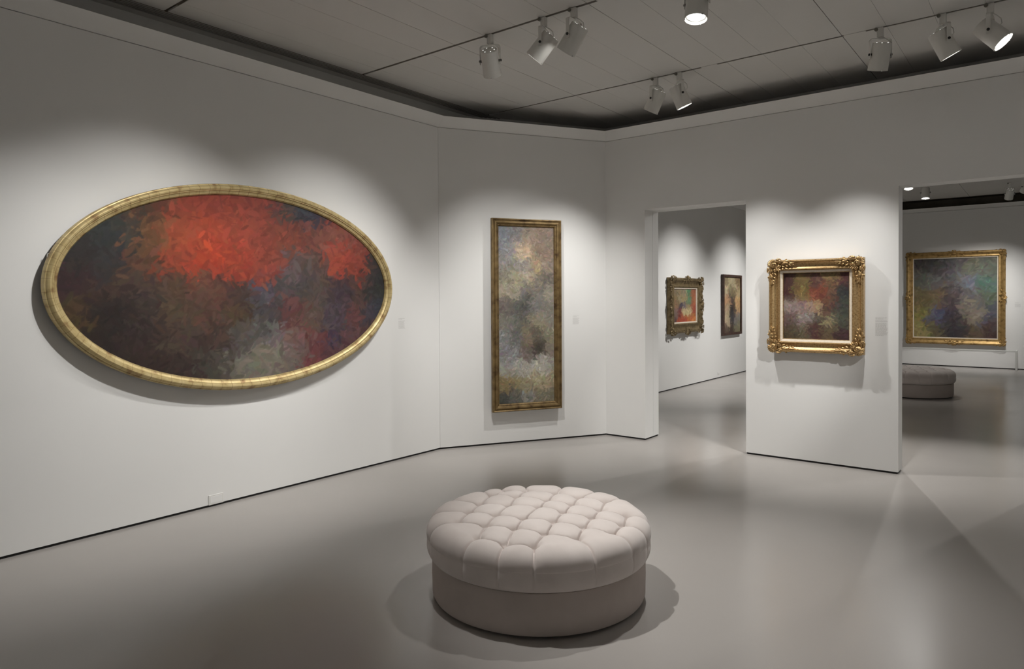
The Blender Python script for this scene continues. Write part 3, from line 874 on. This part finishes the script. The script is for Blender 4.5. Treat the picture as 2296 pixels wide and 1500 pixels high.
# --- tall painting on the angled wall
c = P1 + E2*0.983
tall = thing('tall_painting', 'tall narrow painting of grey and cream strokes in a brown gold frame', 'painting', wallmat((c.x, c.y, 1.422), (E2.x, E2.y, 0), 0.035))
W_, H_ = 0.826, 2.111
bm = bmesh.new()
rect_frame(bm, W_, H_, [(0, 0.004), (0, 0.050), (0.003, 0.056), (0.010, 0.058), (0.016, 0.054), (0.020, 0.046), (0.026, 0.046), (0.034, 0.056), (0.044, 0.058), (0.054, 0.054), (0.060, 0.044), (0.068, 0.040), (0.074, 0.040), (0.080, 0.034), (0.084, 0.026), (0.084, 0.012)])
obj('frame', bm, M['gold_dark'], tall)
tag(obj('bead_moulding', bead_row(W_, H_, 0.071, 0.041, 0.016, 0.005), M['gold_dark'], tall, True), kind='stuff')
backing(tall, W_-0.02, H_-0.02, 0.018)
G = [[(110,112,118),(115,112,112),(125,112,100),(120,105,92),(118,105,95)],[(115,115,118),(152,137,118),(168,147,122),(120,105,92),(115,100,88)],
     [(120,115,112),(120,115,110),(125,118,110),(142,124,100),(118,105,95)],[(112,108,95),(135,128,108),(146,137,116),(110,102,90),(95,90,84)],
     [(140,132,116),(132,125,112),(95,92,88),(110,105,98),(128,122,108)],[(96,88,84),(82,82,78),(76,76,72),(105,102,98),(112,107,98)],
     [(110,108,98),(98,96,90),(90,87,80),(132,124,106),(120,115,105)],[(120,118,118),(96,94,92),(112,102,86),(88,82,72),(125,118,100)],
     [(115,112,112),(124,122,122),(102,92,85),(66,60,54),(116,106,96)],[(140,138,132),(146,143,136),(152,148,140),(162,157,147),(146,141,131)],
     [(126,112,80),(130,118,88),(136,126,100),(152,142,116),(142,130,106)],[(66,66,62),(90,88,82),(124,122,116),(115,108,92),(110,105,90)]]
o = link('canvas', canvas_mesh(paint_array(G, 110, 326, 5, 3600, 3, 10, 0.13, 0.8), W_-0.166, H_-0.166), None, tall); o.location = (0, 0, 0.022)

batten(tall, 0.5, 0.8, 0.035); batten(tall, 0.5, -0.8, 0.035)

# --- square painting on the pillar
sq = thing('square_painting', 'square painting of dark strokes in an ornate bright gold frame', 'painting', wallmat((-1.765, YR, 1.516), (1, 0, 0), 0.03))
W_, H_ = 0.850, 0.894
bm = bmesh.new()
rect_frame(bm, W_, H_, [(0, 0.006), (0, 0.060), (0.004, 0.074), (0.012, 0.082), (0.022, 0.082), (0.028, 0.072), (0.034, 0.066), (0.050, 0.056), (0.066, 0.054), (0.080, 0.060), (0.088, 0.066), (0.096, 0.064), (0.102, 0.054), (0.104, 0.040)])
obj('frame', bm, M['gold_rich'], sq)
bm = bmesh.new()
rect_frame(bm, W_-0.206, H_-0.206, [(0, 0.02), (0, 0.048), (0.022, 0.042), (0.022, 0.030)])
obj('liner', bm, M['liner'], sq)
bm = bmesh.new()
rect_frame(bm, W_-0.248, H_-0.248, [(0, 0.028), (0, 0.040), (0.006, 0.038), (0.007, 0.026)])
obj('slip', bm, M['gold_rich'], sq)
tag(obj('rope_moulding', bead_row(W_, H_, 0.017, 0.082, 0.011, 0.006, 6, 4, 1.5), M['gold_rich'], sq, True), kind='stuff')
tag(obj('bead_moulding', bead_row(W_, H_, 0.092, 0.066, 0.010, 0.005, 6, 4), M['gold_rich'], sq, True), kind='stuff')
place_corners(sq, lambda: corner_bm(0.172, 0.074), W_+0.012, H_+0.012, M['gold_rich'])
backing(sq, W_-0.02, H_-0.02, 0.022)
G = [[(62,40,38),(95,80,50),(72,48,46),(112,92,62),(75,48,46)],[(58,35,33),(105,88,52),(106,55,42),(95,70,55),(45,48,48)],[(132,118,110),(120,102,98),(142,117,92),(72,48,45),(60,62,55)],
     [(92,74,70),(128,117,112),(72,64,58),(120,110,85),(68,68,58)],[(72,62,46),(92,82,66),(70,44,42),(85,72,55),(58,40,42)]]
o = link('canvas', canvas_mesh(paint_array(G, 120, 128, 8, 1500, 3, 11, 0.15, 1.0), W_-0.258, H_-0.258), None, sq); o.location = (0, 0, 0.028)
batten(sq, 0.5, 0.3, 0.03); batten(sq, 0.5, -0.3, 0.03)
hanger(sq, [(-0.36, H_/2+0.006), (0.37, H_/2+0.008)])

# --- ornate picture in the room behind the first doorway
sw = thing('ornate_picture', 'picture in a carved antique gold frame seen through the first doorway', 'painting', wallmat((XBL, 11.60, 1.465), (0, 1, 0)))
W_, H_ = 1.36, 0.98
bm = bmesh.new()
rect_frame(bm, W_, H_, [(0, 0.006), (0, 0.062), (0.010, 0.080), (0.030, 0.092), (0.052, 0.086), (0.075, 0.064), (0.10, 0.054), (0.13, 0.06), (0.150, 0.072), (0.165, 0.068), (0.175, 0.05), (0.175, 0.04)])
obj('frame', bm, M['gold_antique'], sw)
bm = bmesh.new()
rect_frame(bm, W_-0.34, H_-0.34, [(0, 0.02), (0, 0.052), (0.026, 0.044), (0.027, 0.026)])
obj('liner', bm, M['liner'], sw)
place_corners(sw, lambda: corner_bm(0.19, 0.085), W_+0.05, H_+0.05, M['gold_antique'])
place_centres(sw, lambda: centre_bm(0.24, 0.085), W_+0.05, H_+0.05, M['gold_antique'])
backing(sw, W_-0.02, H_-0.02, 0.022)
G = [[(108,95,76),(122,110,86),(122,114,96),(72,108,80),(132,80,60)],[(116,100,70),(132,122,96),(132,117,86),(84,110,85),(142,90,64)],[(120,95,70),(66,60,68),(92,84,90),(126,112,86),(142,75,58)],
     [(112,92,86),(100,54,52),(168,153,116),(172,157,120),(138,70,54)],[(80,62,62),(148,72,50),(142,68,52),(152,88,54),(168,106,62)]]
o = link('canvas', canvas_mesh(paint_array(G, 90, 60, 11, 700, 2, 7, 0.12, 0.75), W_-0.39, H_-0.39), None, sw); o.location = (0, 0, 0.028)

# --- narrow dark-framed picture beside it
nb = thing('dark_framed_picture', 'upright picture in a plain dark wood frame through the first doorway', 'painting', wallmat((XBL, 13.91, 1.452), (0, 1, 0)))
W_, H_ = 1.03, 1.23
bm = bmesh.new()
rect_frame(bm, W_, H_, [(0, 0.004), (0, 0.056), (0.004, 0.060), (0.045, 0.060), (0.05, 0.055), (0.05, 0.03)])
obj('frame', bm, M['wood_dark'], nb)
backing(nb, W_-0.02, H_-0.02, 0.025)
G = [[(125,110,85),(152,140,112),(108,90,68)],[(168,155,128),(108,98,74),(152,137,106)],[(162,126,94),(66,56,52),(168,136,96)],[(162,142,116),(38,36,38),(162,132,100)],[(168,152,126),(58,56,60),(112,107,102)],[(88,74,64),(68,56,50),(112,107,86)]]
o = link('canvas', canvas_mesh(paint_array(G, 60, 76, 13, 520, 2, 6, 0.12, 0.75), W_-0.09, H_-0.09), None, nb); o.location = (0, 0, 0.034)

# --- large picture on the far wall
fa = thing('far_painting', 'large gold framed painting of dull violet strokes through the second doorway', 'painting', wallmat((-1.733, YF, 1.565), (1, 0, 0)))
W_, H_ = 1.90, 2.11
bm = bmesh.new()
rect_frame(bm, W_, H_, [(0, 0.006), (0, 0.07), (0.012, 0.09), (0.035, 0.10), (0.06, 0.086), (0.09, 0.066), (0.115, 0.07), (0.13, 0.066), (0.135, 0.05), (0.135, 0.04)])
obj('frame', bm, M['gold_far'], fa)
bm = bmesh.new()
rect_frame(bm, W_-0.266, H_-0.266, [(0, 0.03), (0, 0.052), (0.02, 0.048), (0.021, 0.03)])
obj('liner', bm, M['liner'], fa)
place_corners(fa, lambda: corner_bm(0.17, 0.085), W_+0.02, H_+0.02, M['gold_far'])
place_centres(fa, lambda: centre_bm(0.26, 0.085), W_+0.02, H_+0.02, M['gold_far'])
backing(fa, W_-0.02, H_-0.02, 0.025)
G = [[(68,62,62),(66,62,62),(78,74,76),(90,88,75),(85,88,78)],[(85,85,78),(80,76,76),(82,78,78),(95,98,105),(75,95,85)],[(95,85,60),(95,80,62),(70,60,62),(90,85,82),(80,85,72)],[(110,105,60),(75,75,95),(55,48,52),(110,102,90),(75,75,85)],[(125,115,75),(85,78,60),(50,46,50),(85,72,60),(70,55,52)]]
o = link('canvas', canvas_mesh(paint_array(G, 100, 112, 17, 900, 3, 9, 0.14, expo=0.75), W_-0.30, H_-0.30), None, fa); o.location = (0, 0, 0.03)

# ------------------------------------------------------------------ small wall things
def wall_label(mw, w, rows, label, group=None):
    t = tag(bpy.data.objects.new('wall_label', None), label, 'label', group); COL.objects.link(t); t.matrix_world = mw
    rr = random.Random(len(label)); y = 0
    for k_, (n, hgt) in enumerate(rows):
        bm = bmesh.new()
        for i in range(n):
            x = 0; end = w*rr.uniform(0.75, 1.0) if (k_ == 1 or i < n-1) else w*0.6
            while x < end-0.004:
                L = min(rr.uniform(0.006, 0.018), end-x)
                box(bm, x, x+L, y-hgt, y, 0.0002, 0.0007); x += L+0.003
            y -= hgt*2.1
        y -= hgt*1.5
        tag(obj('text_lines', bm, M['ink'], t), kind='stuff')
    return t
wall_label(wallmat((XL, 4.682, 1.412), (0, 1, 0)), 0.092, [(2, 0.0042), (11, 0.0036)], 'faint block of wall text to the right of the oval painting')
c = P1 + E2*1.576
wall_label(wallmat((c.x, c.y, 1.402), (E2.x, E2.y, 0)), 0.09, [(2, 0.0042), (10, 0.0036)], 'faint block of wall text to the right of the tall painting')
wall_label(wallmat((-1.262, YR, 1.411), (1, 0, 0)), 0.11, [(2, 0.0048), (2, 0.0038), (16, 0.0036)], 'faint block of wall text to the right of the square painting')
wall_label(wallmat((-0.62, YF, 1.46), (1, 0, 0)), 0.11, [(2, 0.0048), (10, 0.0038)], 'faint block of wall text to the right of the far painting')

def outlet(mw, w, h, label):
    t = thing('wall_outlet', label, 'outlet', mw)
    bm = bmesh.new(); box(bm, -w/2, w/2, 0, h, 0.0, 0.007, 0.002); obj('plate', bm, M['whitemat'], t)
    bm = bmesh.new(); box(bm, -w/2+0.012, w/2-0.012, 0.012, h-0.012, 0.006, 0.0082, 0.001); obj('insert', bm, M['wall'], t)
    return t
outlet(wallmat((XL, 2.762, 0.016), (0, 1, 0)), 0.118, 0.076, 'white blank cover plate low on the left wall under the oval painting')
outlet(wallmat((XBL, 13.26, 0.07), (0, 1, 0)), 0.08, 0.05, 'small white outlet low on the wall seen through the first doorway')

rail = thing('barrier_rail', 'thin pale barrier rail low in front of the far painting', 'rail', Matrix.Translation((-1.75, 18.22, 0)))
bm = bmesh.new(); box(bm, -1.25, 1.19, -0.012, 0.012, 0.395, 0.425, 0.003); obj('bar', bm, M['rail'], rail)
for x in (-1.23, 1.17):
    bm = bmesh.new(); box(bm, x-0.02, x+0.02, -0.014, 0.014, 0.0, 0.395, 0.003); obj('post', bm, M['rail'], rail)
    bm = bmesh.new(); box(bm, x-0.012, x+0.012, 0.012, 0.30, 0.397, 0.423); obj('return_bar', bm, M['rail'], rail)
